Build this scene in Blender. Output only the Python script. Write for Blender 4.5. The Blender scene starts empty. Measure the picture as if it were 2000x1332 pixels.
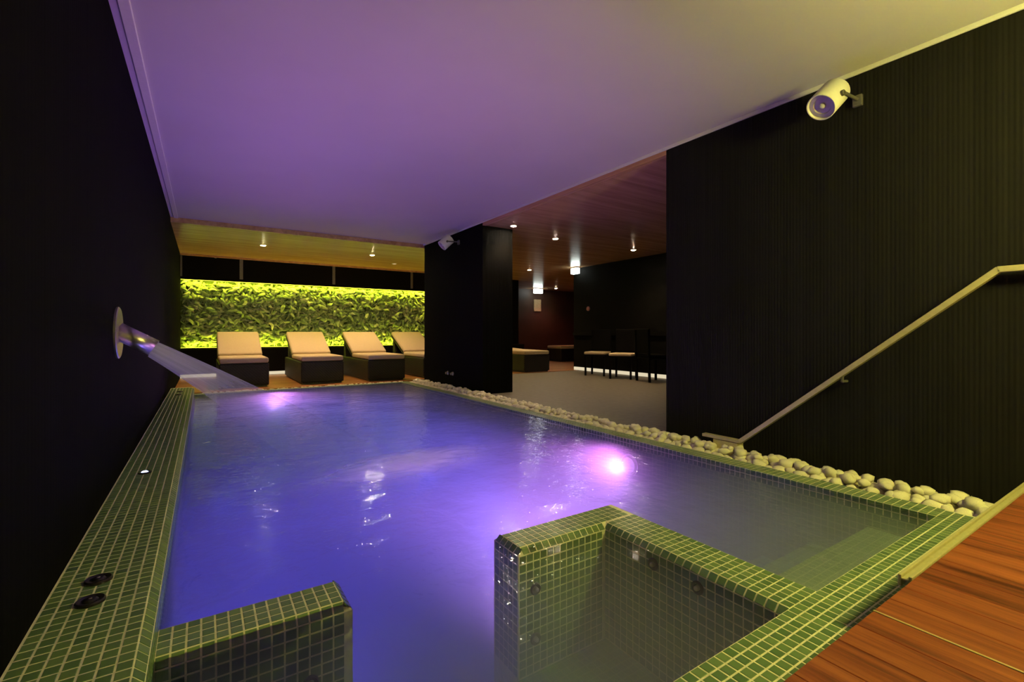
import bpy, bmesh, math, random
from mathutils import Vector, Matrix, noise

# ------------------------------------------------------------------ camera, world, exposure
sc = bpy.context.scene
COL = sc.collection
FPX, UVP, VH, CAMH = 918.0, 398.0, 650.0, 0.85
YAW = math.atan((1000.0 - UVP) / FPX)
cam_d = bpy.data.cameras.new('camera')
cam = bpy.data.objects.new('camera', cam_d)
COL.objects.link(cam)
cam_d.sensor_fit = 'HORIZONTAL'
cam_d.sensor_width = 36.0
cam_d.lens = FPX / 2000.0 * 36.0
cam_d.shift_y = -(666.0 - VH) / 2000.0
cam_d.clip_start = 0.02
cam.location = (0, 0, CAMH)
cam.rotation_euler = (math.pi / 2, 0, -YAW)
sc.camera = cam

w = bpy.data.worlds.new('world')
sc.world = w
w.use_nodes = True
w.node_tree.nodes['Background'].inputs[0].default_value = (0.004, 0.004, 0.006, 1)
w.node_tree.nodes['Background'].inputs[1].default_value = 1.0

sc.view_settings.view_transform = 'Standard'
sc.view_settings.look = 'None'
sc.view_settings.gamma = 1.0
sc.view_settings.use_curve_mapping = False
sc.view_settings.exposure = 0.0
cy = sc.cycles
cy.max_bounces = 8
cy.diffuse_bounces = 4
cy.glossy_bounces = 4
cy.transmission_bounces = 4
cy.transparent_max_bounces = 16
cy.volume_bounces = 2
cy.sample_clamp_indirect = 4.0
cy.sample_clamp_direct = 0.0
cy.caustics_reflective = False
cy.caustics_refractive = False
cy.use_denoising = True
cy.use_light_tree = False
cy.use_adaptive_sampling = True
cy.adaptive_threshold = 0.03
cy.adaptive_min_samples = 16

POOL_VIOLET = (0.38, 0.15, 1.0)
POOL_PINK = (1.0, 0.30, 0.90)
LAMP_YELLOW = (1.0, 0.92, 0.20)
STRIP_GREEN = (0.92, 0.88, 0.05)
WARM = (1.0, 0.66, 0.30)

SF, CF = math.sin(YAW), math.cos(YAW)


def depth(p):
    return p[0] * SF + p[1] * CF


def project(p):
    d = depth(p)
    if d < 0.05:
        return None
    r = (p[0] * CF - p[1] * SF) / d
    return (1000 + FPX * r, VH - FPX * (p[2] - CAMH) / d, d)


# ------------------------------------------------------------------ mesh helpers
class MB:
    def __init__(self):
        self.v, self.f = [], []

    def add(self, vs, fs):
        o = len(self.v)
        self.v += [tuple(p) for p in vs]
        self.f += [tuple(i + o for i in q) for q in fs]
        return self

    def box(self, x0, x1, y0, y1, z0, z1):
        vs = [(x0, y0, z0), (x1, y0, z0), (x1, y1, z0), (x0, y1, z0), (x0, y0, z1), (x1, y0, z1), (x1, y1, z1), (x0, y1, z1)]
        return self.add(vs, [(3, 2, 1, 0), (4, 5, 6, 7), (0, 1, 5, 4), (1, 2, 6, 5), (2, 3, 7, 6), (3, 0, 4, 7)])

    def rings(self, rings, cap0=True, cap1=True, closed=True):
        n = len(rings[0])
        vs = [p for r in rings for p in r]
        fs = []
        for i in range(len(rings) - 1):
            for j in range(n if closed else n - 1):
                k = (j + 1) % n
                fs.append((i * n + j, i * n + k, (i + 1) * n + k, (i + 1) * n + j))
        if cap0:
            fs.append(tuple(range(n - 1, -1, -1)))
        if cap1:
            o = (len(rings) - 1) * n
            fs.append(tuple(o + j for j in range(n)))
        return self.add(vs, fs)

    def lathe(self, p0, axis, prof, n=24, cap0=True, cap1=True):
        """prof: list of (distance along axis, radius)"""
        p0, a = Vector(p0), Vector(axis).normalized()
        u = a.orthogonal().normalized()
        v = a.cross(u)
        rs = []
        for t, r in prof:
            rs.append([p0 + a * t + (u * math.cos(2 * math.pi * j / n) + v * math.sin(2 * math.pi * j / n)) * r for j in range(n)])
        return self.rings(rs, cap0, cap1)

    def tube(self, p0, p1, r, n=12, r1=None):
        p0, p1 = Vector(p0), Vector(p1)
        L = (p1 - p0).length
        return self.lathe(p0, p1 - p0, [(0, r), (L, r if r1 is None else r1)], n)

    def prism(self, pts, ex):
        ex = Vector(ex)
        return self.rings([[Vector(p) for p in pts], [Vector(p) + ex for p in pts]])

    def mesh(self, name, bevel=0.0, seg=2, smooth=False):
        me = bpy.data.meshes.new(name)
        me.from_pydata(self.v, [], self.f)
        bm = bmesh.new()
        bm.from_mesh(me)
        bmesh.ops.recalc_face_normals(bm, faces=bm.faces)
        if bevel > 0:
            es = [e for e in bm.edges if len(e.link_faces) == 2 and e.calc_face_angle(0) > 0.6]
            bmesh.ops.bevel(bm, geom=es, offset=bevel, segments=seg, affect='EDGES', profile=0.5, clamp_overlap=True)
        for f in bm.faces:
            f.smooth = smooth
        bm.to_mesh(me)
        bm.free()
        return me

    def build(self, name, mat, parent=None, bevel=0.0, seg=2, smooth=False, **tags):
        me = self.mesh(name, bevel, seg, smooth)
        return link(name, me, mat, parent, **tags)


def link(name, me, mat, parent=None, **tags):
    if mat is not None and not me.materials:
        me.materials.append(mat)
    o = bpy.data.objects.new(name, me)
    COL.objects.link(o)
    o.parent = parent
    for k, v in tags.items():
        o[k] = v
    return o


def thing(name, label, cat, loc=(0, 0, 0), rz=0.0, group=None, kind=None):
    o = bpy.data.objects.new(name, None)
    o.empty_display_size = 0.1
    COL.objects.link(o)
    o.location = loc
    o.rotation_euler = (0, 0, rz)
    o['label'] = label
    o['category'] = cat
    if group:
        o['group'] = group
    if kind:
        o['kind'] = kind
    return o


def copy_tree(o, parent=None):
    c = o.copy()
    COL.objects.link(c)
    c.parent = parent
    for ch in list(o.children):
        copy_tree(ch, c)
    return c


def struct(name, mb, mat, bevel=0.0, label=None):
    o = mb.build(name, mat, None, bevel, kind='structure')
    if label:
        o['label'] = label
    return o


# ------------------------------------------------------------------ material helpers
def new_mat(name):
    m = bpy.data.materials.new(name)
    m.use_nodes = True
    nt = m.node_tree
    nt.nodes.clear()
    out = nt.nodes.new('ShaderNodeOutputMaterial')
    return m, nt, out


def N(nt, kind, **kw):
    n = nt.nodes.new(kind)
    for k, v in kw.items():
        if k == 'inp':
            for i, val in v.items():
                if hasattr(val, 'is_output'):
                    nt.links.new(val, n.inputs[i])
                else:
                    n.inputs[i].default_value = val
        else:
            setattr(n, k, v)
    return n


def rgba(c):
    return (c[0], c[1], c[2], 1.0)


def ramp(nt, fac, stops):
    r = nt.nodes.new('ShaderNodeValToRGB')
    el = r.color_ramp.elements
    while len(el) < len(stops):
        el.new(0.5)
    for e, (p, c) in zip(el, stops):
        e.position = p
        e.color = rgba(c) if len(c) == 3 else c
    nt.links.new(fac, r.inputs[0])
    return r.outputs[0]


def bsdf(nt, out, color, rough=0.5, metal=0.0, spec=0.5, normal=None, **kw):
    b = nt.nodes.new('ShaderNodeBsdfPrincipled')
    for key, val in (('Base Color', color), ('Roughness', rough), ('Metallic', metal), ('Specular IOR Level', spec)):
        if hasattr(val, 'is_output'):
            nt.links.new(val, b.inputs[key])
        else:
            b.inputs[key].default_value = rgba(val) if isinstance(val, tuple) else val
    if normal is not None:
        nt.links.new(normal, b.inputs['Normal'])
    for k, v in kw.items():
        b.inputs[k].default_value = v
    nt.links.new(b.outputs[0], out.inputs['Surface'])
    return b


def coords(nt, scale=(1, 1, 1), kind='Object'):
    tc = N(nt, 'ShaderNodeTexCoord')
    mp = N(nt, 'ShaderNodeMapping', inp={'Vector': tc.outputs[kind], 'Scale': scale})
    return mp.outputs[0]


def bump(nt, h, strength, dist=0.01):
    return N(nt, 'ShaderNodeBump', inp={'Height': h, 'Strength': strength, 'Distance': dist}).outputs[0]


def simple(name, color, rough=0.5, metal=0.0, spec=0.5, noise_scale=40, bump_s=0.1, var=0.15):
    m, nt, out = new_mat(name)
    t = N(nt, 'ShaderNodeTexNoise', inp={'Vector': coords(nt), 'Scale': noise_scale, 'Detail': 3.0})
    lo = tuple(c * (1 - var) for c in color)
    hi = tuple(min(1, c * (1 + var)) for c in color)
    col = ramp(nt, t.outputs[0], [(0.3, lo), (0.7, hi)])
    bsdf(nt, out, col, rough, metal, spec, bump(nt, t.outputs[0], bump_s, 0.003))
    return m


def emissive(name, color, strength):
    m, nt, out = new_mat(name)
    e = N(nt, 'ShaderNodeEmission', inp={'Color': rgba(color), 'Strength': strength})
    nt.links.new(e.outputs[0], out.inputs['Surface'])
    return m


def mat_ribbed(name, color, rough, pitch, axis, spec=0.4, rib=0.25):
    m, nt, out = new_mat(name)
    k = 1.0 / pitch / (2 * math.pi) * 2 * math.pi
    tc = N(nt, 'ShaderNodeTexCoord')
    wv = N(nt, 'ShaderNodeTexWave', wave_type='BANDS', bands_direction=axis, wave_profile='SIN',
           inp={'Vector': tc.outputs['Object'], 'Scale': k / 20.0 * 3.1416 * 2.0, 'Distortion': 0.0})
    no = N(nt, 'ShaderNodeTexNoise', inp={'Vector': coords(nt, (30, 30, 0.4)), 'Scale': 1.5, 'Detail': 2.0})
    col = ramp(nt, no.outputs[0], [(0.3, tuple(c * 0.8 for c in color)), (0.7, tuple(c * 1.25 for c in color))])
    bsdf(nt, out, col, rough, 0.0, spec, bump(nt, wv.outputs['Fac'], rib, 0.004))
    return m


def mat_wood(name, dark, mid, light, scale, rough, axis='Y', per_object=False, spec=0.5):
    m, nt, out = new_mat(name)
    s = {'Y': (scale, scale * 0.06, scale), 'X': (scale * 0.06, scale, scale)}[axis]
    tc = N(nt, 'ShaderNodeTexCoord')
    vec = tc.outputs['Object']
    if per_object:
        oi = N(nt, 'ShaderNodeObjectInfo')
        mul = N(nt, 'ShaderNodeMath', operation='MULTIPLY', inp={0: oi.outputs['Random'], 1: 37.0})
        cb = N(nt, 'ShaderNodeCombineXYZ', inp={0: mul.outputs[0], 1: mul.outputs[0], 2: mul.outputs[0]})
        vec = N(nt, 'ShaderNodeVectorMath', operation='ADD', inp={0: vec, 1: cb.outputs[0]}).outputs[0]
    mp = N(nt, 'ShaderNodeMapping', inp={'Vector': vec, 'Scale': s}).outputs[0]
    a = N(nt, 'ShaderNodeTexNoise', inp={'Vector': mp, 'Scale': 1.0, 'Detail': 6.0, 'Roughness': 0.6, 'Distortion': 0.6})
    b = N(nt, 'ShaderNodeTexNoise', inp={'Vector': mp, 'Scale': 5.0, 'Detail': 4.0, 'Roughness': 0.7})
    mix = N(nt, 'ShaderNodeMath', operation='MULTIPLY_ADD', inp={0: b.outputs[0], 1: 0.45, 2: a.outputs[0]})
    sub = N(nt, 'ShaderNodeMath', operation='SUBTRACT', inp={0: mix.outputs[0], 1: 0.22})
    if per_object:
        t = N(nt, 'ShaderNodeMath', operation='MULTIPLY_ADD', inp={0: oi.outputs['Random'], 1: 0.16, 2: -0.08})
        sub = N(nt, 'ShaderNodeMath', operation='ADD', inp={0: sub.outputs[0], 1: t.outputs[0]})
    col = ramp(nt, sub.outputs[0], [(0.30, dark), (0.5, mid), (0.72, light)])
    bsdf(nt, out, col, rough, 0.0, spec, bump(nt, sub.outputs[0], 0.25, 0.002))
    return m


def mat_tile_chip():
    m, nt, out = new_mat('green_glass_mosaic')
    oi = N(nt, 'ShaderNodeObjectInfo')
    ge = N(nt, 'ShaderNodeNewGeometry')
    ad = N(nt, 'ShaderNodeMath', operation='ADD', inp={0: oi.outputs['Random'], 1: ge.outputs['Random Per Island']})
    fr = N(nt, 'ShaderNodeMath', operation='FRACT', inp={0: ad.outputs[0]})
    col = ramp(nt, fr.outputs[0], [(0.0, (0.090, 0.165, 0.075)), (0.5, (0.130, 0.215, 0.090)), (1.0, (0.170, 0.260, 0.110))])
    bsdf(nt, out, col, 0.28, 0.0, 0.5)
    return m


def mat_tile_grid(name, pitch=0.034, grout=(0.36, 0.40, 0.22), tile=(0.20, 0.28, 0.14), grout_w=0.15):
    """mosaic seen through deep water: grid from object coordinates on all three axes"""
    m, nt, out = new_mat(name)
    tc = N(nt, 'ShaderNodeTexCoord')
    ge = N(nt, 'ShaderNodeNewGeometry')
    sep = N(nt, 'ShaderNodeSeparateXYZ', inp={0: tc.outputs['Object']})
    sn = N(nt, 'ShaderNodeSeparateXYZ', inp={0: ge.outputs['Normal']})
    masks = []
    for i in range(3):
        d = N(nt, 'ShaderNodeMath', operation='MULTIPLY', inp={0: sep.outputs[i], 1: 1.0 / pitch})
        f = N(nt, 'ShaderNodeMath', operation='FRACT', inp={0: d.outputs[0]})
        c = N(nt, 'ShaderNodeMath', operation='LESS_THAN', inp={0: f.outputs[0], 1: grout_w})
        ab = N(nt, 'ShaderNodeMath', operation='ABSOLUTE', inp={0: sn.outputs[i]})
        fl = N(nt, 'ShaderNodeMath', operation='LESS_THAN', inp={0: ab.outputs[0], 1: 0.5})
        masks.append(N(nt, 'ShaderNodeMath', operation='MULTIPLY', inp={0: c.outputs[0], 1: fl.outputs[0]}).outputs[0])
    mx = N(nt, 'ShaderNodeMath', operation='MAXIMUM', inp={0: masks[0], 1: masks[1]})
    mx = N(nt, 'ShaderNodeMath', operation='MAXIMUM', inp={0: mx.outputs[0], 1: masks[2]})
    no = N(nt, 'ShaderNodeTexNoise', inp={'Vector': coords(nt), 'Scale': 9.0})
    tcol = ramp(nt, no.outputs[0], [(0.3, tuple(c * 0.8 for c in tile)), (0.7, tuple(c * 1.2 for c in tile))])
    mixc = N(nt, 'ShaderNodeMix', data_type='RGBA', inp={'Factor': mx.outputs[0], 'B': rgba(grout)})
    nt.links.new(tcol, mixc.inputs['A'])
    bsdf(nt, out, mixc.outputs['Result'], 0.4)
    return m


M = {}
M['tile'] = mat_tile_chip()
M['grout'] = simple('cream_grout', (0.82, 0.78, 0.54), 0.8, bump_s=0.1)
M['basin'] = mat_tile_grid('basin_mosaic')
M['ceiling'] = simple('white_satin_ceiling', (0.64, 0.61, 0.60), 0.55, spec=0.2, noise_scale=2.0, bump_s=0.02, var=0.02)
M['white_trim'] = simple('white_trim', (0.72, 0.70, 0.66), 0.45, bump_s=0.02, var=0.03)
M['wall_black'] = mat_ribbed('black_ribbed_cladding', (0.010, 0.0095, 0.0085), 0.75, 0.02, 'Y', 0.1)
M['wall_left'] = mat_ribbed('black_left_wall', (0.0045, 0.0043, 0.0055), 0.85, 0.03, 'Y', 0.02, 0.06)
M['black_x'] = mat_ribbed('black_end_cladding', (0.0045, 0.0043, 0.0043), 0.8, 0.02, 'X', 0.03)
M['wood_ceiling'] = mat_wood('varnished_wood_ceiling', (0.42, 0.23, 0.11), (0.56, 0.32, 0.16), (0.68, 0.42, 0.22), 9.0, 0.25, 'X')
M['wood_fascia'] = mat_wood('wood_fascia', (0.40, 0.20, 0.09), (0.54, 0.29, 0.14), (0.66, 0.38, 0.20), 9.0, 0.4, 'Y')
M['deck'] = mat_wood('red_brown_decking', (0.07, 0.014, 0.006), (0.25, 0.062, 0.022), (0.40, 0.120, 0.040), 20.0, 0.42, 'Y', True)
M['deck_far'] = mat_wood('orange_wood_floor', (0.20, 0.070, 0.020), (0.38, 0.15, 0.045), (0.52, 0.24, 0.08), 10.0, 0.35, 'X', True)
M['grey_floor'] = simple('grey_brown_floor', (0.17, 0.145, 0.11), 0.55, noise_scale=14, bump_s=0.05, var=0.12)
M['pebble'] = simple('white_pebble', (0.86, 0.80, 0.60), 0.6, noise_scale=18, bump_s=0.25, var=0.14)
M['steel'] = simple('brushed_steel', (0.62, 0.58, 0.52), 0.34, 1.0, noise_scale=60, bump_s=0.03, var=0.05)
M['lamp_white'] = simple('white_lamp_enamel', (0.78, 0.76, 0.70), 0.35, bump_s=0.02, var=0.02)
M['reflector'] = simple('lamp_reflector', (0.55, 0.50, 0.42), 0.35, 0.3, bump_s=0.05, var=0.1)
M['lamp_grey'] = simple('grey_bracket', (0.10, 0.095, 0.085), 0.5, bump_s=0.05)
M['brass'] = simple('brass_strip', (0.70, 0.62, 0.34), 0.4, 0.4, bump_s=0.05, var=0.06)
M['plastic'] = simple('black_plastic', (0.012, 0.010, 0.012), 0.35, bump_s=0.02)
M['cushion'] = simple('cream_cushion', (0.60, 0.47, 0.30), 0.85, noise_scale=90, bump_s=0.2, var=0.06)
M['paint_black'] = simple('black_panel', (0.005, 0.0047, 0.0045), 0.7, spec=0.06, bump_s=0.02)
M['red_brown_wall'] = simple('dark_red_brown_wall', (0.040, 0.014, 0.010), 0.5, noise_scale=3, bump_s=0.02)
M['strip_grey'] = simple('grey_joint_strip', (0.16, 0.16, 0.13), 0.5, bump_s=0.02)
M['beige'] = simple('beige_plaque', (0.45, 0.36, 0.22), 0.6, bump_s=0.05)
M['pink'] = simple('pink_button', (0.50, 0.22, 0.25), 0.5, bump_s=0.02)
M['earth'] = simple('strip_bed', (0.10, 0.09, 0.07), 0.9)
M['e_down'] = emissive('downlight_glow', (1.0, 0.82, 0.55), 700.0)
M['e_dim'] = emissive('dim_downlight_glow', (1.0, 0.78, 0.5), 0.9)
M['e_sign'] = emissive('sign_glow', (0.90, 1.0, 0.92), 7.0)
M['e_strip'] = emissive('yellow_green_strip_glow', STRIP_GREEN, 5.0)
M['e_skirt'] = emissive('skirting_glow', (1.0, 0.86, 0.58), 0.75)
M['e_pool'] = emissive('pool_light_glow', (0.95, 0.45, 1.0), 0.9)
M['e_blue'] = emissive('blue_button_glow', (0.55, 0.65, 1.0), 3.0)
M['e_globe'] = emissive('yellow_globe_glow', LAMP_YELLOW, 12.0)


def mat_wicker():
    m, nt, out = new_mat('dark_wicker')
    c = coords(nt)
    a = N(nt, 'ShaderNodeTexWave', bands_direction='Z', inp={'Vector': c, 'Scale': 18.0, 'Distortion': 1.0})
    b = N(nt, 'ShaderNodeTexWave', bands_direction='DIAGONAL', inp={'Vector': c, 'Scale': 14.0, 'Distortion': 1.0})
    mu = N(nt, 'ShaderNodeMath', operation='MULTIPLY', inp={0: a.outputs['Fac'], 1: b.outputs['Fac']})
    col = ramp(nt, mu.outputs[0], [(0.1, (0.006, 0.004, 0.003)), (0.8, (0.022, 0.014, 0.010))])
    bsdf(nt, out, col, 0.5, normal=bump(nt, mu.outputs[0], 0.6, 0.006))
    return m


M['wicker'] = mat_wicker()


def mat_leaf():
    m, nt, out = new_mat('living_wall_leaf')
    oi = N(nt, 'ShaderNodeObjectInfo')
    ge = N(nt, 'ShaderNodeNewGeometry')
    ad = N(nt, 'ShaderNodeMath', operation='ADD', inp={0: oi.outputs['Random'], 1: ge.outputs['Random Per Island']})
    fr = N(nt, 'ShaderNodeMath', operation='FRACT', inp={0: ad.outputs[0]})
    col = ramp(nt, fr.outputs[0], [(0.0, (0.14, 0.22, 0.09)), (0.5, (0.24, 0.33, 0.14)), (0.85, (0.38, 0.45, 0.22)), (1.0, (0.52, 0.55, 0.36))])
    bsdf(nt, out, col, 0.45)
    return m


M['leaf'] = mat_leaf()


def mat_water():
    m, nt, out = new_mat('pool_water')
    tc = N(nt, 'ShaderNodeTexCoord')
    v = tc.outputs['Object']
    mp1 = N(nt, 'ShaderNodeMapping', inp={'Vector': v, 'Scale': (1.0, 1.0, 1.0)})
    n1 = N(nt, 'ShaderNodeTexNoise', inp={'Vector': mp1.outputs[0], 'Scale': 9.0, 'Detail': 3.0, 'Roughness': 0.55, 'Distortion': 0.4})
    n2 = N(nt, 'ShaderNodeTexNoise', inp={'Vector': mp1.outputs[0], 'Scale': 2.2, 'Detail': 2.0})
    n3 = N(nt, 'ShaderNodeTexNoise', inp={'Vector': mp1.outputs[0], 'Scale': 26.0, 'Detail': 2.0, 'Distortion': 0.5})
    h0 = N(nt, 'ShaderNodeMath', operation='MULTIPLY_ADD', inp={0: n2.outputs[0], 1: 2.0, 2: n1.outputs[0]})
    h = N(nt, 'ShaderNodeMath', operation='MULTIPLY_ADD', inp={0: n3.outputs[0], 1: 0.22, 2: h0.outputs[0]})
    bp = bump(nt, h.outputs[0], 0.35, 0.02)
    gl = N(nt, 'ShaderNodeBsdfGlossy', inp={'Color': (1, 1, 1, 1), 'Roughness': 0.035, 'Normal': bp})
    tr = N(nt, 'ShaderNodeBsdfTransparent', inp={'Color': (1, 1, 1, 1)})
    fr = N(nt, 'ShaderNodeFresnel', inp={'IOR': 1.22, 'Normal': bp})
    # aerated foam where the jet lands
    sep = N(nt, 'ShaderNodeSeparateXYZ', inp={0: v})

    def blob(cx, cy_, sx, sy, ang):
        mp = N(nt, 'ShaderNodeMapping', vector_type='TEXTURE',
               inp={'Vector': v, 'Location': (cx, cy_, 0), 'Rotation': (0, 0, ang), 'Scale': (sx, sy, 1)})
        g = N(nt, 'ShaderNodeTexGradient', gradient_type='SPHERICAL', inp={'Vector': mp.outputs[0]})
        return g.outputs['Fac']
    b1 = blob(*FOAM[0])
    b2 = blob(*FOAM[1])
    fo = N(nt, 'ShaderNodeTexNoise', inp={'Vector': coords(nt, (1.0, 2.2, 1.0)), 'Scale': 3.0, 'Detail': 4.0, 'Distortion': 1.0})
    fm = N(nt, 'ShaderNodeMath', operation='MULTIPLY', inp={0: fo.outputs[0], 1: 1.5})
    b1 = N(nt, 'ShaderNodeMath', operation='MULTIPLY', inp={0: b1, 1: b1}).outputs[0]
    s1 = N(nt, 'ShaderNodeMath', operation='MULTIPLY', inp={0: b1, 1: 2.6})
    s2 = N(nt, 'ShaderNodeMath', operation='MULTIPLY', inp={0: b2, 1: 0.30})
    sm = N(nt, 'ShaderNodeMath', operation='MAXIMUM', inp={0: s1.outputs[0], 1: s2.outputs[0]})
    fo2 = N(nt, 'ShaderNodeMath', operation='MULTIPLY', use_clamp=True, inp={0: sm.outputs[0], 1: fm.outputs[0]})
    di = N(nt, 'ShaderNodeBsdfDiffuse', inp={'Color': (0.9, 0.9, 0.9, 1)})
    tl = N(nt, 'ShaderNodeBsdfTranslucent', inp={'Color': (0.9, 0.9, 0.9, 1)})
    fx = N(nt, 'ShaderNodeMixShader', inp={0: 0.6, 1: di.outputs[0], 2: tl.outputs[0]})
    body = N(nt, 'ShaderNodeMixShader', inp={0: fo2.outputs[0], 1: tr.outputs[0], 2: fx.outputs[0]})
    mx = N(nt, 'ShaderNodeMixShader', inp={0: fr.outputs[0], 1: body.outputs[0], 2: gl.outputs[0]})
    nt.links.new(mx.outputs[0], out.inputs['Surface'])
    vs = N(nt, 'ShaderNodeVolumeScatter', inp={'Color': (0.80, 0.70, 1.0, 1), 'Density': 1.3, 'Anisotropy': 0.2})
    va = N(nt, 'ShaderNodeVolumeAbsorption', inp={'Color': (0.32, 0.58, 1.0, 1), 'Density': 0.85})
    ad = N(nt, 'ShaderNodeAddShader', inp={0: vs.outputs[0], 1: va.outputs[0]})
    nt.links.new(ad.outputs[0], out.inputs['Volume'])
    return m


# foam patches on the surface: (cx, cy, half length, half width, angle)
FOAM = [(1.16, 2.97, 0.95, 0.46, math.radians(14)), (1.5, 3.5, 1.7, 1.0, 0.2)]
M['water'] = mat_water()


def mat_jet():
    m, nt, out = new_mat('falling_water')
    uv = N(nt, 'ShaderNodeUVMap')
    mp = N(nt, 'ShaderNodeMapping', inp={'Vector': uv.outputs[0], 'Scale': (1.2, 14.0, 1.0)})
    no = N(nt, 'ShaderNodeTexNoise', inp={'Vector': mp.outputs[0], 'Scale': 1.6, 'Detail': 4.0, 'Roughness': 0.6})
    st = ramp(nt, no.outputs[0], [(0.30, (0.62, 0.62, 0.62)), (0.70, (1, 1, 1))])
    sep = N(nt, 'ShaderNodeSeparateXYZ', inp={0: uv.outputs[0]})
    fade = ramp(nt, sep.outputs[0], [(0.0, (0.80, 0.80, 0.80)), (0.2, (0.48, 0.48, 0.48)), (0.40, (0.20, 0.20, 0.20)), (0.58, (0.06, 0.06, 0.06)), (1.0, (0.02, 0.02, 0.02))])
    f = N(nt, 'ShaderNodeMath', operation='MULTIPLY', use_clamp=True, inp={0: st, 1: fade})
    di = N(nt, 'ShaderNodeBsdfDiffuse', inp={'Color': (0.85, 0.85, 0.88, 1)})
    tl = N(nt, 'ShaderNodeBsdfTranslucent', inp={'Color': (0.9, 0.9, 0.92, 1)})
    mx = N(nt, 'ShaderNodeMixShader', inp={0: 0.5, 1: di.outputs[0], 2: tl.outputs[0]})
    tr = N(nt, 'ShaderNodeBsdfTransparent')
    b = N(nt, 'ShaderNodeMixShader', inp={0: f.outputs[0], 1: tr.outputs[0], 2: mx.outputs[0]})
    nt.links.new(b.outputs[0], out.inputs['Surface'])
    return m


M['jet'] = mat_jet()

# ------------------------------------------------------------------ dimensions (metres, z = 0 at the pool edge)
XL, XR = -0.37, 3.21          # side walls
PX0, PX1, PY0, PY1 = -0.108, 2.83, 0.74, 7.75   # basin
ZC, ZW = 2.39, 2.33           # white ceiling, wood ceiling
YB = 10.95                    # back wall with the living wall
DZ, DY = 0.18, 0.47           # near deck height and edge
WATER_Z = -0.003
T = 0.034                     # mosaic pitch

# ------------------------------------------------------------------ setting
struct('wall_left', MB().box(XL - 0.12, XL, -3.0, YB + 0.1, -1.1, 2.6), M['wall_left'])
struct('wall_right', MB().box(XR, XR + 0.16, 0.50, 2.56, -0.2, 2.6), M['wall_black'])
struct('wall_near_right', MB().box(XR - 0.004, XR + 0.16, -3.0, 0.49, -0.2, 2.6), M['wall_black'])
struct('trim_1', MB().box(XR - 0.008, XR, 0.485, 0.515, 0.10, ZC - 0.02), M['brass'])
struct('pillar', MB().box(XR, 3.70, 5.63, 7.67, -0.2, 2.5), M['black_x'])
struct('wall_behind', MB().box(-0.6, 7.6, -3.15, -3.0, -0.3, 2.6), M['paint_black'])
struct('ceiling', MB().box(XL - 0.05, XR + 0.03, -3.0, 7.70, ZC, ZC + 0.06), M['ceiling'])
wc = struct('ceiling_lounge', MB().box(XL - 0.05, 12.5, 7.74, 13.3, ZW, ZW + 0.1), M['wood_ceiling'])
struct('ceiling_side_room', MB().box(XR + 0.05, 12.5, -3.0, 7.74, ZW, ZW + 0.1), M['wood_ceiling'])
struct('trim_2', MB().box(XR, XR + 0.05, 2.56, 5.63, ZW - 0.003, ZC), M['wood_fascia'])
struct('trim_3', MB().box(XL, XR, 7.70, 7.74, ZW - 0.003, ZC), M['wood_fascia'])
# white cove profiles along the edges of the white ceiling
struct('trim_4', MB().box(XL + 0.035, XL + 0.085, -3.0, 7.70, ZC - 0.012, ZC), M['white_trim'], 0.004)
struct('trim_5', MB().box(XR - 0.014, XR, -3.0, 7.70, ZC - 0.027, ZC), M['white_trim'], 0.004)
struct('trim_6', MB().box(XL, 5.2, YB - 0.31, YB - 0.262, ZW - 0.035, ZW), M['wood_fascia'])

# back wall and side room
struct('wall_back', MB().box(XL, 7.4, YB, YB + 0.3, -0.2, 2.5), M['paint_black'])
struct('wall_side_room', MB().box(7.15, 7.6, -3.0, 8.3, -0.2, 2.5), M['paint_black'])
struct('wall_far_room', MB().box(7.4, 12.5, 13.0, 13.2, -0.2, 2.5), M['red_brown_wall'])
struct('wall_far_side', MB().box(12.3, 12.5, 8.3, 13.0, -0.2, 2.5), M['red_brown_wall'])
struct('trim_7', MB().box(7.10, 7.15, 5.0, 8.28, 0.79, 0.86), M['paint_black'], 0.004)

# floors
struct('floor_side_room', MB().box(XR, 7.15, -3.0, 8.10, -0.12, 0.0), M['grey_floor'])
fl = thing('floor_lounge', 'orange wooden floor under the loungers', 'floor', (0, 0, 0), 0, None, 'structure')
del fl['category']
y = 8.02
i = 0
while y < 12.9:
    x1 = 12.3
    yy = y if y > 8.10 else 8.02
    MB().box(XL, x1 if y > 8.1 else XR, yy, y + 0.137, -0.05, 0.0).build('plank', M['deck_far'], fl)
    y += 0.14
struct('floor_pool_end', MB().box(XL, XR, 7.86, 8.02, -0.20, -0.03), M['earth'])
struct('floor_pebble_bed', MB().box(2.97, XR, 0.48, 7.86, -0.20, -0.035), M['earth'])

# near deck: boards run away from the pool, one joint drawn bright as if catching light
dk = thing('floor_deck', 'red-brown wooden deck at the near end of the pool', 'floor', (0, 0, DZ), 0, None, 'structure')
del dk['category']
BW = 0.095
xs = []
x = 1.351
while x > XL:
    xs.append((max(XL, x - BW), x - 0.0014 if x != 1.351 else x - 0.003))
    x -= BW
x = 1.351
while x < XR - 0.01:
    xs.append((x + (0.003 if x == 1.351 else 0.0014), min(x + BW, XR - 0.005)))
    x += BW
for a, b in xs:
    me = MB().box(-(b - a) / 2, (b - a) / 2, -1.4, 1.4, -0.028, 0.0).mesh('plank', 0.0012, 1)
    o = link('plank', me, M['deck'], dk)
    o.location = ((a + b) / 2, DY - 1.4, 0)
MB().box(1.348, 1.354, -2.3, DY, -0.02, 0.0015).build('joint_strip', M['brass'], dk)  # brass put in to imitate light caught in the gap between boards
MB().box(XL, XR - 0.005, -3.0, DY - 0.01, -0.40, -0.03).build('deck_base', M['earth'], dk)

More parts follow.
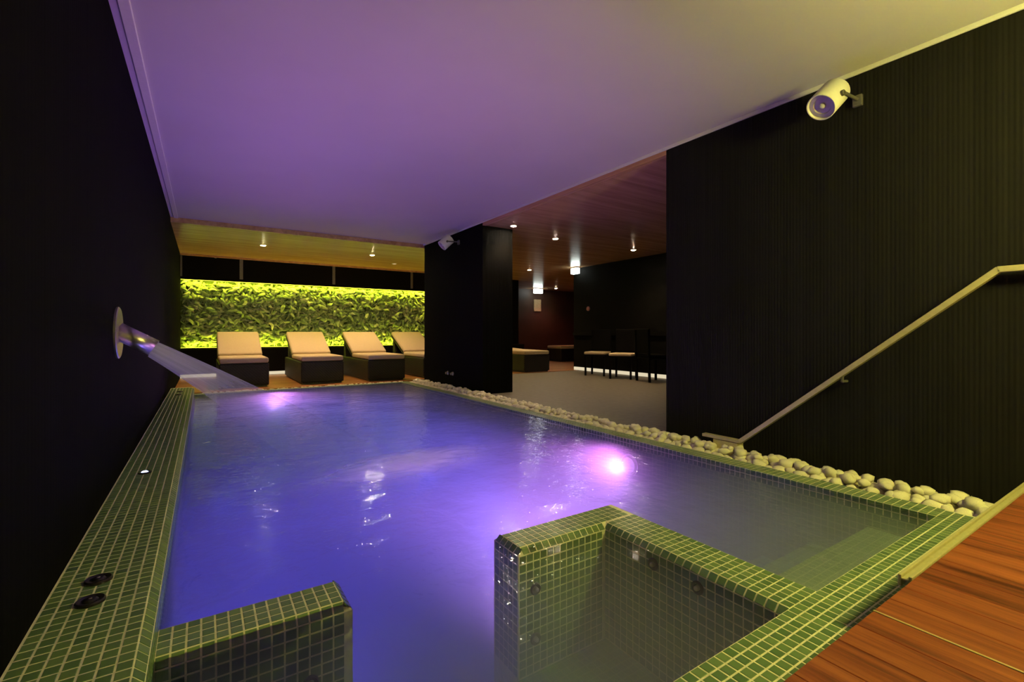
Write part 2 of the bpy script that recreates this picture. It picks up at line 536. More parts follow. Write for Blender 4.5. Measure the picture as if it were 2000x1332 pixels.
# channel strip along the deck's front edge
o = MB().box(1.61, 3.19, DY + 0.002, DY + 0.010, DZ - 0.03, DZ + 0.004).box(1.61, 3.19, DY + 0.010, DY + 0.026, DZ - 0.012, DZ - 0.006) \
    .box(1.61, 3.19, DY + 0.026, DY + 0.034, DZ - 0.03, DZ + 0.002).build('edge_channel', M['brass'], None, 0.0015, 1)
o['label'] = 'yellowish metal channel strip along the wooden deck edge'
o['category'] = 'channel'

# ------------------------------------------------------------------ basin
def basin_part(name, mb):
    return mb.build(name, M['basin'], basin)


basin = thing('pool_basin', 'sunken mosaic pool basin lit violet under the water', 'pool')
basin_part('basin_floor', MB().box(PX0 - 0.2, PX1 + 0.2, PY0 - 0.2, PY1 + 0.2, -1.6, -1.4))
basin_part('basin_wall', MB().box(PX0 - 0.2, PX0, PY0 - 0.2, PY1 + 0.2, -1.4, -0.06))
basin_part('basin_wall', MB().box(PX1, PX1 + 0.14, PY0 - 0.2, PY1 + 0.2, -1.4, -0.06))
basin_part('basin_wall', MB().box(PX0, PX1, PY1, PY1 + 0.11, -1.4, -0.006))
basin_part('basin_wall', MB().box(PX0, PX1, PY0 - 0.2, PY0, -1.4, -0.06))
for k in range(6):
    y0 = PY0 + 0.27 * k
    basin_part('step', MB().box(1.702, PX1, PY0, PY0 + 0.27 * (k + 1), -0.14 - 0.18 * (k + 1), -0.14 - 0.18 * k))
basin_part('seat', MB().box(1.02, 1.484, PY0, 1.51, -1.4, -0.50))
basin_part('seat', MB().box(PX0, 0.38, PY0, 1.51, -1.4, -0.50))

# ------------------------------------------------------------------ mosaic
CHIP = 0.0287


def chip_mesh():
    h = CHIP / 2
    mb = MB()
    r = []
    for s, z in ((h, -0.003), (h, 0.0), (h - 0.0012, 0.0008)):
        r.append([(-s, -s, z), (s, -s, z), (s, s, z), (-s, s, z)])
    mb.rings(r, False, True)
    me = mb.mesh('tile')
    me.materials.append(M['tile'])
    return me


CHIP_ME = chip_mesh()
CHIP_V = [v.co.copy() for v in CHIP_ME.vertices]
CHIP_F = [tuple(p.vertices) for p in CHIP_ME.polygons]


def strip_tiles(acc, prof, axis_o, axis_d, n, up_hint):
    """prof: consecutive points of the cross-section (3D, on the plane at axis_o = 0); each segment of about one pitch is a row."""
    d = Vector(axis_d).normalized()
    for a, b in zip(prof[:-1], prof[1:]):
        a, b = Vector(a), Vector(b)
        s = (b - a)
        L = s.length
        k = max(1, round(L / T))
        u = s.normalized()
        nrm = u.cross(d)
        if nrm.dot(Vector(up_hint(a, b))) < 0:
            nrm = -nrm
        for q in range(k):
            c0 = a + s * ((q + 0.5) / k)
            for j in range(n):
                c = c0 + d * (axis_o + (j + 0.5) * T)
                ux = nrm.cross(d) * -1
                m = Matrix((
                    (d.x, (nrm.cross(d)).x, nrm.x, c.x),
                    (d.y, (nrm.cross(d)).y, nrm.y, c.y),
                    (d.z, (nrm.cross(d)).z, nrm.z, c.z),
                    (0, 0, 0, 1)))
                acc.append((m, L / k / T))


def finish_tiles(root, acc, limit=300):
    scored = []
    cp = Vector((0, 0, CAMH))
    for idx, (m, sc_) in enumerate(acc):
        c = m.translation
        nrm = Vector((m[0][2], m[1][2], m[2][2]))
        pr = project(c)
        s = 0.0
        if pr and -20 < pr[0] < 2020 and -20 < pr[1] < 1350:
            to = cp - c
            cosv = max(0.0, nrm.dot(to.normalized()))
            s = (FPX * CHIP / to.length) ** 2 * cosv
            if c.z < -0.2:
                s *= 0.3
        scored.append((s, idx))
    scored.sort(reverse=True)
    chosen = set(i for s, i in scored[:limit] if s > 25)
    V, F = [], []
    for idx, (m, sc_) in enumerate(acc):
        if idx in chosen:
            o = bpy.data.objects.new('tile', CHIP_ME)
            COL.objects.link(o)
            o.parent = root
            o.matrix_basis = m
        else:
            off = len(V)
            V += [tuple(m @ p) for p in CHIP_V]
            F += [tuple(i + off for i in f) for f in CHIP_F]
    if V:
        me = bpy.data.meshes.new('mosaic')
        me.from_pydata(V, [], F)
        link('mosaic', me, M['tile'], root, kind='stuff')


def away(*c):
    c = Vector(c)
    return lambda a, b: ((a + b) / 2 - c)


G = 0.0005   # tile stands this proud of the grout body
LZ = 0.10
# raised ledge along the left wall
ledge = thing('tiled_ledge', 'raised green mosaic ledge running along the black wall below the spout', 'ledge')
c1 = PX0 - 0.024
prof = [(XL + 0.004, 0, LZ), (c1, 0, LZ), (PX0, 0, LZ - 0.024), (PX0, 0, LZ - 0.024 - 4 * T)]
body = [(XL, 0, LZ - G), (c1 - 0.001, 0, LZ - G), (PX0 - G, 0, LZ - 0.025), (PX0 - G, 0, -0.08), (XL, 0, -0.08)]
MB().prism([(p[0], DY, p[2]) for p in body], (0, 7.86 - DY, 0)).build('grout_body', M['grout'], ledge)
acc = []
strip_tiles(acc, prof, DY + 0.3, (0, 1, 0), int((7.84 - DY - 0.3) / T), away(XL, 0, -0.2))
finish_tiles(ledge, acc)

# flat coping at the near end
cop = thing('tiled_coping', 'flat green mosaic coping between the pool and the wooden deck', 'coping')
MB().box(PX0, 2.97, DY - 0.02, PY0 - G, -0.075, 0.004 - G).build('grout_body', M['grout'], cop)
acc = []
prof = [(0, PY0, -0.004 - 2 * T), (0, PY0, -0.004), (0, PY0 - 8 * T, 0.004)]
prof = [(0, PY0, 0.004 - 2 * T), (0, PY0, 0.004)]
strip_tiles(acc, prof, PX0, (1, 0, 0), int((PX1 - PX0) / T), away(0, 0, 0.0))
prof = [(0, PY0, 0.004), (0, PY0 - 7 * T, 0.004)]
strip_tiles(acc, prof, PX0, (1, 0, 0), int((2.965 - PX0) / T), away(0, 0.6, -1))
finish_tiles(cop, acc)

# coping on the pebble side
cpr = thing('tiled_coping', 'narrow green mosaic edge between the water and the white pebbles', 'coping')
MB().box(PX1 + G, 2.97, PY0, PY1 + 0.11, -0.075, 0.004 - G).build('grout_body', M['grout'], cpr)
acc = []
strip_tiles(acc, [(PX1, 0, 0.004 - 2 * T), (PX1, 0, 0.004)], PY0, (0, 1, 0), int((PY1 - PY0) / T), away(4, 0, 0.0))
strip_tiles(acc, [(PX1, 0, 0.004), (PX1 + 4 * T, 0, 0.004)], PY0, (0, 1, 0), int((PY1 + 0.1 - PY0) / T), away(3, 0, -1))
finish_tiles(cpr, acc)

# coping at the far end (too far to tell the chips apart)
o = MB().box(PX0, 2.97, PY1, 7.86, -0.006, 0.004).build('far_coping', M['basin'], basin)


# bench walls of the spa corner
def bevel_body(pts, z0, z1, name, parent, bev):
    me = bpy.data.meshes.new(name)
    n = len(pts)
    vs = [(p[0], p[1], z0) for p in pts] + [(p[0], p[1], z1) for p in pts]
    fs = [tuple(range(n - 1, -1, -1)), tuple(range(n, 2 * n))] + [(i, (i + 1) % n, n + (i + 1) % n, n + i) for i in range(n)]
    me.from_pydata(vs, [], fs)
    bm = bmesh.new()
    bm.from_mesh(me)
    bmesh.ops.recalc_face_normals(bm, faces=bm.faces)
    es = [e for e in bm.edges if all(v.co.z > z1 - 1e-4 for v in e.verts)]
    bmesh.ops.bevel(bm, geom=es, offset=bev, segments=1, affect='EDGES')
    bm.to_mesh(me)
    bm.free()
    return link(name, me, M['grout'], parent)


CH = 0.024
Y0, Y1 = 1.510, 1.510 + 2 * CH + 4 * T
BZ = 0.004


def nozzle(parent, p, nrm, r=0.024):
    p, nrm = Vector(p), Vector(nrm)
    o = MB().lathe(p - nrm * 0.01, nrm, [(0, r), (0.016, r), (0.02, r * 0.85), (0.016, r * 0.55), (0.012, r * 0.5)], 20).build('nozzle', M['plastic'], parent)
    MB().lathe(p, nrm, [(0.002, r * 0.4), (0.014, r * 0.36), (0.02, r * 0.16)], 14).build('nozzle_eye', M['steel'], o)


b1 = thing('bench_wall', 'short tiled bench wall joined to the raised ledge', 'bench wall')
X0, X1 = PX0, PX0 + 14 * T + CH
bevel_body([(X0 - 0.05, Y0 + G), (X1 - G, Y0 + G), (X1 - G, Y1 - G), (X0 - 0.05, Y1 - G)], -1.4, BZ - G, 'grout_body', b1, CH)
acc = []
prof = [(0, Y0, BZ - CH - 15 * T), (0, Y0, BZ - CH), (0, Y0 + CH, BZ), (0, Y1 - CH, BZ), (0, Y1, BZ - CH), (0, Y1, BZ - CH - 4 * T)]
strip_tiles(acc, prof, X0, (1, 0, 0), 14, away(0, (Y0 + Y1) / 2, -0.5))
prof = [(X1, 0, BZ - CH - 15 * T), (X1, 0, BZ - CH), (X1 - CH, 0, BZ)]
strip_tiles(acc, prof, Y0 + 0.006, (0, 1, 0), 5, away(0, 0, -0.5))
finish_tiles(b1, acc)
nozzle(b1, (0.268, Y0, -0.20), (0, -1, 0))

b2 = thing('bench_wall', 'L-shaped tiled bench wall reaching from the near coping into the pool', 'bench wall')
AX0, AX1 = 1.484, 1.484 + 2 * CH + 5 * T
EX = 1.020
bevel_body([(EX + G, Y0 + G), (AX0 + G, Y0 + G), (AX0 + G, PY0 - 0.02), (AX1 - G, PY0 - 0.02), (AX1 - G, Y1 - G), (EX + G, Y1 - G)],
           -1.4, BZ - G, 'grout_body', b2, CH)
acc = []
nA = int(round((AX0 - EX - CH) / T))
strip_tiles(acc, [(0, Y0, BZ - CH), (0, Y0 + CH, BZ)], EX + CH, (1, 0, 0), nA, away(0, 1.6, -0.5))
strip_tiles(acc, [(0, Y0, BZ - CH - 14 * T), (0, Y0, BZ - CH)], EX + 0.004, (1, 0, 0), int((AX0 - EX) / T), away(0, 1.6, -0.5))
nB = int((AX1 - CH - EX - CH) / T)
prof = [(0, Y0 + CH, BZ), (0, Y1 - CH, BZ), (0, Y1, BZ - CH), (0, Y1, BZ - CH - 4 * T)]
strip_tiles(acc, prof, EX + CH, (1, 0, 0), nB, away(0, 1.58, -0.5))
prof = [(EX, 0, BZ - CH - 14 * T), (EX, 0, BZ - CH), (EX + CH, 0, BZ)]
strip_tiles(acc, prof, Y0 + 0.006, (0, 1, 0), 5, away(1.5, 0, -0.5))
nC = int((Y0 - PY0) / T)
prof = [(AX0, 0, BZ - CH - 14 * T), (AX0, 0, BZ - CH), (AX0 + CH, 0, BZ), (AX1 - CH, 0, BZ), (AX1, 0, BZ - CH), (AX1, 0, BZ - CH - 4 * T)]
strip_tiles(acc, prof, PY0, (0, 1, 0), nC + 1, away((AX0 + AX1) / 2, 0, -0.5))
finish_tiles(b2, acc)
for p in ((1.10, Y0, -0.165), (1.10, Y0, -0.363)):
    nozzle(b2, p, (0, -1, 0))
for p in ((AX0, 1.244, -0.062), (AX0, 1.045, -0.065)):
    nozzle(b2, p, (-1, 0, 0))

# ------------------------------------------------------------------ water
def water():
    nx, ny = 110, 260
    x0, x1, y0, y1 = PX0 - 0.004, PX1 + 0.004, PY0 - 0.004, PY1 + 0.004
    V, F = [], []
    for j in range(ny + 1):
        for i in range(nx + 1):
            x = x0 + (x1 - x0) * i / nx
            y = y0 + (y1 - y0) * j / ny
            k = min(1.0, max(0.0, (y - 1.75) / 0.5))
            e = min(1.0, 8 * min(x - x0, x1 - x, y1 - y)) if k > 0 else 0
            z = WATER_Z + 0.006 * k * max(0, e) * noise.noise((x * 2.6, y * 2.0, 0.3)) + 0.0012 * noise.noise((x * 9, y * 9, 4.0))
            u, v_ = (x - 1.10), (y - 2.95)
            z += 0.010 * math.exp(-((u * 0.97 + v_ * 0.24) / 0.5) ** 2 - ((v_ * 0.97 - u * 0.24) / 0.22) ** 2)
            V.append((x, y, z))
    W = nx + 1
    for j in range(ny):
        for i in range(nx):
            a = j * W + i
            F.append((a, a + 1, a + W + 1, a + W))
    ring = [i for i in range(W)] + [j * W + nx for j in range(1, ny + 1)] + [ny * W + i for i in range(nx - 1, -1, -1)] + [j * W for j in range(ny - 1, 0, -1)]
    o = len(V)
    for q in ring:
        V.append((V[q][0], V[q][1], -1.42))
    n = len(ring)
    for q in range(n):
        F.append((ring[(q + 1) % n], ring[q], o + q, o + (q + 1) % n))
    F.append(tuple(o + q for q in range(n - 1, -1, -1)))
    me = bpy.data.meshes.new('pool_water')
    me.from_pydata(V, [], F)
    for p in me.polygons:
        p.use_smooth = len(p.vertices) == 4 and p.center.z > -0.3
    ob = link('pool_water', me, M['water'], None)
    ob['label'] = 'violet-lit rippled water filling the mosaic pool'
    ob['category'] = 'water'
    ob['kind'] = 'stuff'


water()


def pool_light(p, nrm, label, power, col=POOL_VIOLET, cone=172):
    t = thing('pool_light', label, 'pool light', p, 0, 'underwater pool lights')
    nrm = Vector(nrm)
    MB().lathe((0, 0, 0), nrm, [(-0.02, 0.085), (0.012, 0.085), (0.018, 0.075), (0.012, 0.066)], 28).build('rim', M['steel'], t)
    MB().lathe((0, 0, 0), nrm, [(0.002, 0.066), (0.014, 0.060), (0.022, 0.035), (0.024, 0.004)], 28).build('lens', M['e_pool'], t, smooth=True)
    ld = bpy.data.lights.new('pool_lamp', 'SPOT')
    ld.energy = power
    ld.color = col
    ld.spot_size = math.radians(cone)
    ld.spot_blend = 1.0
    ld.shadow_soft_size = 0.05
    lo = bpy.data.objects.new('pool_lamp', ld)
    COL.objects.link(lo)
    lo.parent = t
    lo.location = nrm * 0.09
    lo.rotation_euler = nrm.to_track_quat('-Z', 'Y').to_euler()


pool_light((PX1, 2.61, -0.20), (-1, 0, 0), 'glowing pinkish underwater light in the pool wall beside the pebbles', 75, POOL_PINK, 160)
pool_light((0.87, PY1, -0.20), (0, -1, 0), 'glowing pinkish underwater light in the far pool wall', 125, POOL_PINK, 160)
pool_light((PX0, 6.6, -1.25), (1, 0, 0.15), 'added hidden underwater fill light in the pool wall below the ledge', 420, POOL_VIOLET, 130)  # this and the lights below are unseen fills, added to colour water and ceiling
pool_light((PX1, 4.0, -1.2), (-1, 0, 0.25), 'added hidden underwater fill light deep in the pebble-side wall opposite the spout', 520, POOL_VIOLET, 130)
pool_light((PX1, 6.0, -1.2), (-1, 0, 0.25), 'added hidden underwater fill light deep in the pebble-side wall beside the pillar', 480, POOL_VIOLET, 130)
pool_light((0.22, Y1, -1.28), (-0.05, 1, 0.2), 'added hidden underwater fill light on the back of the short bench wall', 620, POOL_VIOLET, 130)
pool_light((1.56, Y1, -1.0), (0, 0.62, 0.78), 'added hidden underwater fill light on the back of the L-shaped bench wall', 440, POOL_PINK, 105)

# ------------------------------------------------------------------ spout and jet
sp = thing('water_spout', 'steel water spout with a round flange on the black wall', 'spout', (XL, 3.11, 0.85))
MB().lathe((0, 0, 0), (1, 0, 0), [(0, 0.132), (0.008, 0.132), (0.012, 0.126), (0.012, 0.05)], 40).build('flange', M['steel'], sp)
d = Vector((0.151, 0, -0.092))
MB().lathe((0.0, 0, 0.012), d, [(0, 0.044), (d.length, 0.044), (d.length, 0.039), (d.length - 0.05, 0.038)], 32, True, True).build('pipe', M['steel'], sp, smooth=False)
for p in sp.children[1].data.polygons:
    p.use_smooth = len(p.vertices) == 4


def jet():
    ns, na = 60, 40
    V, F, UV = [], [], []
    for i in range(ns + 1):
        s = i / ns
        xu = -0.205 + 1.30 * s
        zu = 0.802 - 0.55 * (xu + 0.205) - 0.055 * (xu + 0.205) ** 2
        xl = -0.245 + 0.74 * s
        zl = 0.725 - 0.80 * (xl + 0.245) - 0.26 * (xl + 0.245) ** 2
        U, L = Vector((xu, 3.11, zu)), Vector((xl, 3.11, zl))
        c = (U + L) / 2
        hv = (U - L) / 2
        hy = 0.040 + 0.05 * s
        for j in range(na + 1):
            a = 2 * math.pi * j / na
            rip = 1 + 0.05 * s * noise.noise((math.cos(a) * 3, math.sin(a) * 3, s * 2))
            V.append(c + hv * math.cos(a) * rip + Vector((0, hy * math.sin(a) * rip, 0)))
            UV.append((s, j / na))
    W = na + 1
    for i in range(ns):
        for j in range(na):
            a = i * W + j
            F.append((a, a + 1, a + W + 1, a + W))
    me = bpy.data.meshes.new('water_jet')
    me.from_pydata([tuple(v) for v in V], [], F)
    uvl = me.uv_layers.new(name='UVMap')
    for lp in me.loops:
        uvl.data[lp.index].uv = UV[lp.vertex_index]
    for p in me.polygons:
        p.use_smooth = True
    o = link('water_jet', me, M['jet'], None)
    o['label'] = 'translucent jet of water pouring from the steel spout into the pool'
    o['category'] = 'water jet'


jet()

# buttons on the ledge
def button(x, y_, label, lit=False, r=0.034):
    t = thing('push_button', label, 'button', (x, y_, LZ), 0, 'push buttons on the ledge')
    MB().lathe((0, 0, 0), (0, 0, 1), [(0, r), (0.006, r), (0.009, r * 0.9), (0.007, r * 0.62), (0.004, r * 0.6)], 28).build('bezel', M['plastic'], t)
    MB().lathe((0, 0, 0), (0, 0, 1), [(0, r * 0.52), (0.007, r * 0.52), (0.011, r * 0.36), (0.0115, 0.002)], 20).build('cap', M['e_blue'] if lit else M['plastic'], t)
    if not lit:
        MB().lathe((0, 0, 0), (0, 0, 1), [(0.011, r * 0.14), (0.0125, r * 0.1)], 10).build('centre_stud', M['steel'], t)
    return t


button(-0.264, 1.737, 'black round push button closer to the deck of the pair on the ledge')
button(-0.266, 1.874, 'black round push button farther from the deck of the pair on the ledge')
button(-0.264, 3.18, 'blue-glowing round button on the ledge below the spout', True, 0.030)
button(-0.255, 6.95, 'steel-centred button nearer the spout at the ledge far end', False, 0.034)
button(-0.255, 7.30, 'steel-centred button at the very far end of the ledge', False, 0.034)

# ------------------------------------------------------------------ pebbles
def pebble_meshes():
    out = []
    rnd = random.Random(5)
    for k in range(5):
        bm = bmesh.new()
        bmesh.ops.create_icosphere(bm, subdivisions=2, radius=1.0)
        off = Vector((k * 7.1, k * 3.3, 1.7))
        sx, sy, sz = 1.0, rnd.uniform(0.70, 0.9), rnd.uniform(0.55, 0.72)
        for v in bm.verts:
            n = 1 + 0.38 * noise.noise(v.co * 1.1 + off) + 0.14 * noise.noise(v.co * 2.6 + off)
            v.co = Vector((v.co.x * sx, v.co.y * sy, v.co.z * sz)) * n
        for f in bm.faces:
            f.smooth = True
        me = bpy.data.meshes.new('pebble')
        bm.to_mesh(me)
        bm.free()
        me.materials.append(M['pebble'])
        out.append(me)
    return out


PM = pebble_meshes()
rnd = random.Random(11)
spots = []
yy = 0.53
while yy < 7.80:
    step = 0.056
    for c in range(4):
        px = 2.995 + 0.058 * c + rnd.uniform(-0.012, 0.012)
        r = rnd.uniform(0.028, 0.048)
        px = min(px, XR - r * 0.9)
        px = max(px, 2.97 + r * 0.55)
        spots.append((px, yy + rnd.uniform(-0.02, 0.02), -0.018 + rnd.uniform(0, 0.02), r))
    for c in range(2):
        r = rnd.uniform(0.026, 0.045)
        spots.append((rnd.uniform(3.02, XR - 0.05), yy + rnd.uniform(-0.03, 0.03), 0.022 + rnd.uniform(0, 0.012), r))
    yy += step
spots.append((2.995, 0.60, 0.01, 0.055))
spots.append((3.05, 0.66, 0.035, 0.048))
end = []
for k in range(60):
    r = rnd.uniform(0.026, 0.04)
    end.append((0.0 + 2.9 * k / 59 + rnd.uniform(-0.02, 0.02), 7.94 + rnd.uniform(-0.04, 0.04), -0.015, r))
order = sorted(range(len(spots)), key=lambda i: -spots[i][3] * (1.25 if spots[i][2] > 0.015 else 1.0) / depth(spots[i]))
pick = set(order[:300])
restV, restF = [], []
for i, (px, py, pz, r) in enumerate(spots + end):
    k = rnd.randrange(5)
    m = Matrix.Translation((px, py, pz)) @ Matrix.Rotation(rnd.uniform(0, 6.28), 4, 'Z') @ Matrix.Rotation(rnd.uniform(-0.35, 0.35), 4, 'X') @ Matrix.Scale(r, 4)
    if i in pick:
        o = bpy.data.objects.new('pebble', PM[k])
        COL.objects.link(o)
        o.matrix_basis = m
        top = 'resting on top of the ' if pz > 0.02 else 'at the bottom of the '
        where = 'pebbles between the handrail foot and the deck' if py < 1.88 else 'pebbles beside the handrail foot' if py < 2.2 else 'pebbles along the opening to the side room'
        o['label'] = 'white pebble ' + top + where
        o['category'] = 'pebble'
        o['group'] = 'white pebbles beside the pool'
    else:
        off = len(restV)
        restV += [tuple(m @ v.co) for v in PM[k].vertices]
        restF += [tuple(q + off for q in p.vertices) for p in PM[k].polygons]
me = bpy.data.meshes.new('pebbles')
me.from_pydata(restV, [], restF)
for p in me.polygons:
    p.use_smooth = True
o = link('pebbles', me, M['pebble'], None)
o['label'] = 'distant white pebbles along the far stretch of the pool edge'
o['category'] = 'pebbles'
o['kind'] = 'stuff'

# ------------------------------------------------------------------ handrail
hr = thing('handrail', 'slanting metal handrail on the black wall above the pool steps', 'handrail', (XR, 1.9, 0.0))


def bar(p0, p1, wdt, hgt, name, parent, mat):
    p0, p1 = Vector(p0) - Vector((XR, 1.9, 0)), Vector(p1) - Vector((XR, 1.9, 0))
    a = (p1 - p0).normalized()
    sx = Vector((1, 0, 0))
    up = a.cross(sx).normalized()
    ring = lambda c: [c + sx * (wdt / 2) * i + up * (hgt / 2) * j for i, j in ((-1, -1), (1, -1), (1, 1), (-1, 1))]
    return MB().rings([ring(p0 - a * 0.004), ring(p1 + a * 0.004)]).build(name, mat, parent, 0.003, 2)


HX = 3.15
A, B, C_, D_ = (HX, 2.164, 0.087), (HX, 1.88, 0.087), (HX, 0.597, 1.149), (HX, -0.5, 1.149)
bar(B, C_, 0.042, 0.029, 'slanting_bar', hr, M['brass'])
bar(C_, D_, 0.042, 0.029, 'upper_bar', hr, M['brass'])
bar(A, B, 0.046, 0.022, 'lower_bar', hr, M['brass'])
loc = Vector((XR, 1.9, 0))
MB().box(HX - 0.02 - loc.x, HX + 0.055 - loc.x, 1.89 - 1.9, 2.08 - 1.9, -0.03, 0.074).build('foot_bracket', M['brass'], hr, 0.004)
for yb, zb in ((0.30, 1.149), (1.25, 0.61)):
    MB().tube((HX - loc.x, yb - loc.y, zb - 0.012), (HX - loc.x, yb - loc.y, zb - 0.05), 0.008).tube((HX - loc.x, yb - loc.y, zb - 0.048), (0.0, yb - loc.y, zb - 0.048), 0.008) \
        .build('wall_bracket', M['lamp_grey'], hr)

# ------------------------------------------------------------------ spot lamps on the wall
def spot_lamp(y_, label):
    t = thing('spot_lamp', label, 'spot lamp', (XR, y_, 2.22), 0, 'white spot lamps under the ceiling edge')
    ax = Vector((-0.72, 0.14, -0.68)).normalized()
    p0 = Vector((-0.105, -0.01, 0.055))
    r = 0.078
    L = 0.19
    o = MB().lathe(p0, ax, [(0.0, 0.045), (0.008, r * 0.92), (0.02, r), (L, r), (L + 0.004, r * 0.96), (L, r * 0.90), (L - 0.022, r * 0.87)], 40).build('lamp_body', M['lamp_white'], t)
    for p in o.data.polygons:
        p.use_smooth = len(p.vertices) == 4
    rf = MB().lathe(p0 + ax * (L - 0.024), ax, [(0.012, r * 0.88), (0.010, r * 0.62), (0.003, r * 0.58), (0.003, r * 0.30)], 32, False, True).build('reflector', M['reflector'], t)
    MB().lathe(p0 + ax * (L - 0.024), ax, [(0.0, 0.018), (0.012, 0.016), (0.018, 0.006)], 16).build('bulb', M['lamp_white'], rf)
    side = Vector((0, 0, 1)).cross(ax).normalized() * -1
    if side.y > 0:
        side = -side
    pv = p0 + ax * (L * 0.55)
    br = MB()
    e = pv + side * (r + 0.008)
    br.tube(pv + side * (r - 0.004), e + side * 0.004, 0.016, 14)
    br.tube(e, Vector((-0.02, e.y, e.z + 0.01)), 0.010, 10)
    br.build('yoke', M['lamp_grey'], t)
    MB().box(-0.022, 0.0, e.y - 0.025, e.y + 0.025, e.z - 0.03, e.z + 0.035).build('wall_plate', M['lamp_grey'], t, 0.004)
    return t


spot_lamp(1.27, 'large white cylindrical spot lamp on the wall above the handrail')
spot_lamp(6.42, 'small-looking white cylindrical spot lamp on the black pillar')

# the lit yellow globe pendant over the deck, whose light washes the near end of the room
gl = thing('pendant_lamp', 'yellow glowing globe pendant hanging over the wooden deck', 'lamp', (2.3, -0.62, ZC))
MB().lathe((0, 0, 0), (0, 0, -1), [(0, 0.05), (0.02, 0.048), (0.03, 0.01)], 24).build('ceiling_rose', M['lamp_grey'], gl)
MB().tube((0, 0, -0.025), (0, 0, -0.50), 0.005, 8).build('cord', M['plastic'], gl)
prof = [(0.49 + 0.10 * (1 - math.cos(math.pi * k / 14)), 0.10 * math.sin(math.pi * k / 14) + 0.0005) for k in range(15)]
MB().lathe((0, 0, 0), (0, 0, -1), prof, 28).build('globe', M['e_globe'], gl, smooth=True)
ld = bpy.data.lights.new('globe_light', 'POINT')
ld.energy = 395
ld.color = LAMP_YELLOW
ld.shadow_soft_size = 0.14
lo = bpy.data.objects.new('globe_light', ld)
COL.objects.link(lo)
lo.parent = gl
lo.location = (0, 0, -0.59)

# ------------------------------------------------------------------ living wall
lw = thing('living_wall', 'wall of curled green leaves lit yellow-green behind the loungers', 'plant wall', (0, YB, 0))
GZ0, GZ1, GX1 = 0.56, 1.885, 5.2
MB().box(XL, GX1, -0.04, 0.0, GZ0, GZ1).build('backing_panel', simple('living_wall_backing', (0.10, 0.15, 0.03), 0.9), lw)


def leaf_mesh(k):
    r_ = random.Random(100 + k)
    L, Wd = 1.0, r_.uniform(0.10, 0.19)
    V, F = [], []
    n = 7
    bend = r_.uniform(0.5, 1.6) * r_.choice((-1, 1))
    curl = r_.uniform(0.25, 0.6)
    for i in range(n):
        t = i / (n - 1)
        wd = Wd * math.sin(math.pi * min(1, t * 0.94 + 0.06)) ** 0.7
        a = bend * (t - 0.2)
        cx = L * (t - 0.5)
        cy_ = 0.30 * math.sin(a * 1.3)
        cz = 0.28 * math.sin(math.pi * t) * curl * 2 + 0.05 * math.sin(t * 9 + k)
        for s in (-1, 0, 1):
            V.append((cx - s * wd * 0.25 * math.sin(a), cy_ + s * wd, cz - abs(s) * wd * curl + 0.02 * s * math.sin(t * 12)))
    for i in range(n - 1):
        for j in range(2):
            a = i * 3 + j
            F.append((a, a + 1, a + 4, a + 3))
    me = bpy.data.meshes.new('leaf')
    me.from_pydata(V, [], F)
    for p in me.polygons:
        p.use_smooth = True
    me.materials.append(M['leaf'])
    return me


LM = [leaf_mesh(k) for k in range(6)]
rl = random.Random(21)
V, F = [], []
cnt = 0
for i in range(5200):
    front = i < 300
    gx = rl.uniform(XL + 0.05, 4.6) if front else rl.uniform(XL + 0.03, GX1 - 0.05)
    gz = rl.uniform(GZ0 + 0.05, GZ1 - 0.05)
    sz = rl.uniform(0.13, 0.22) if front else rl.uniform(0.09, 0.18)
    m = Matrix.Translation((gx, -0.075 - (0.03 if front else rl.uniform(-0.03, 0.025)), gz)) @ Matrix.Rotation(math.pi / 2, 4, 'X') \
        @ Matrix.Rotation(rl.gauss(0, 0.9), 4, 'Z') @ Matrix.Rotation(rl.uniform(-0.7, 0.7), 4, 'X') @ Matrix.Rotation(rl.uniform(-0.5, 0.5), 4, 'Y') @ Matrix.Scale(sz, 4)
    k = rl.randrange(6)
    if front:
        o = bpy.data.objects.new('leaf', LM[k])
        COL.objects.link(o)
        o.parent = lw
        o.matrix_basis = m
    else:
        off = len(V)
        V += [tuple(m @ v.co) for v in LM[k].vertices]
        F += [tuple(q + off for q in p.vertices) for p in LM[k].polygons]
me = bpy.data.meshes.new('foliage')
me.from_pydata(V, [], F)
for p in me.polygons:
    p.use_smooth = True
link('foliage', me, M['leaf'], lw, kind='stuff')


def strip_light(name, label, z, pitch, power):
    t = thing(name, label, 'strip light', (0, YB - 0.20, z))
    MB().box(XL + 0.01, GX1, -0.03, 0.03, -0.012, 0.012).build('housing', M['paint_black'], t)
    up = 1 if pitch > 0 else -1
    MB().box(XL + 0.01, GX1, 0.0, 0.024, up * 0.012, up * 0.016).build('diffuser', M['e_strip'], t)
    ld = bpy.data.lights.new('strip_emitter', 'AREA')
    ld.shape = 'RECTANGLE'
    ld.size = GX1 - XL
    ld.size_y = 0.03
    ld.energy = power
    ld.color = STRIP_GREEN
    lo = bpy.data.objects.new('strip_emitter', ld)
    COL.objects.link(lo)
    lo.parent = t
    lo.location = ((XL + GX1) / 2, 0.012, up * 0.022)
    tgt = Vector((0, 0.16, up * 0.42))
    lo.rotation_euler = tgt.to_track_quat('-Z', 'Y').to_euler()


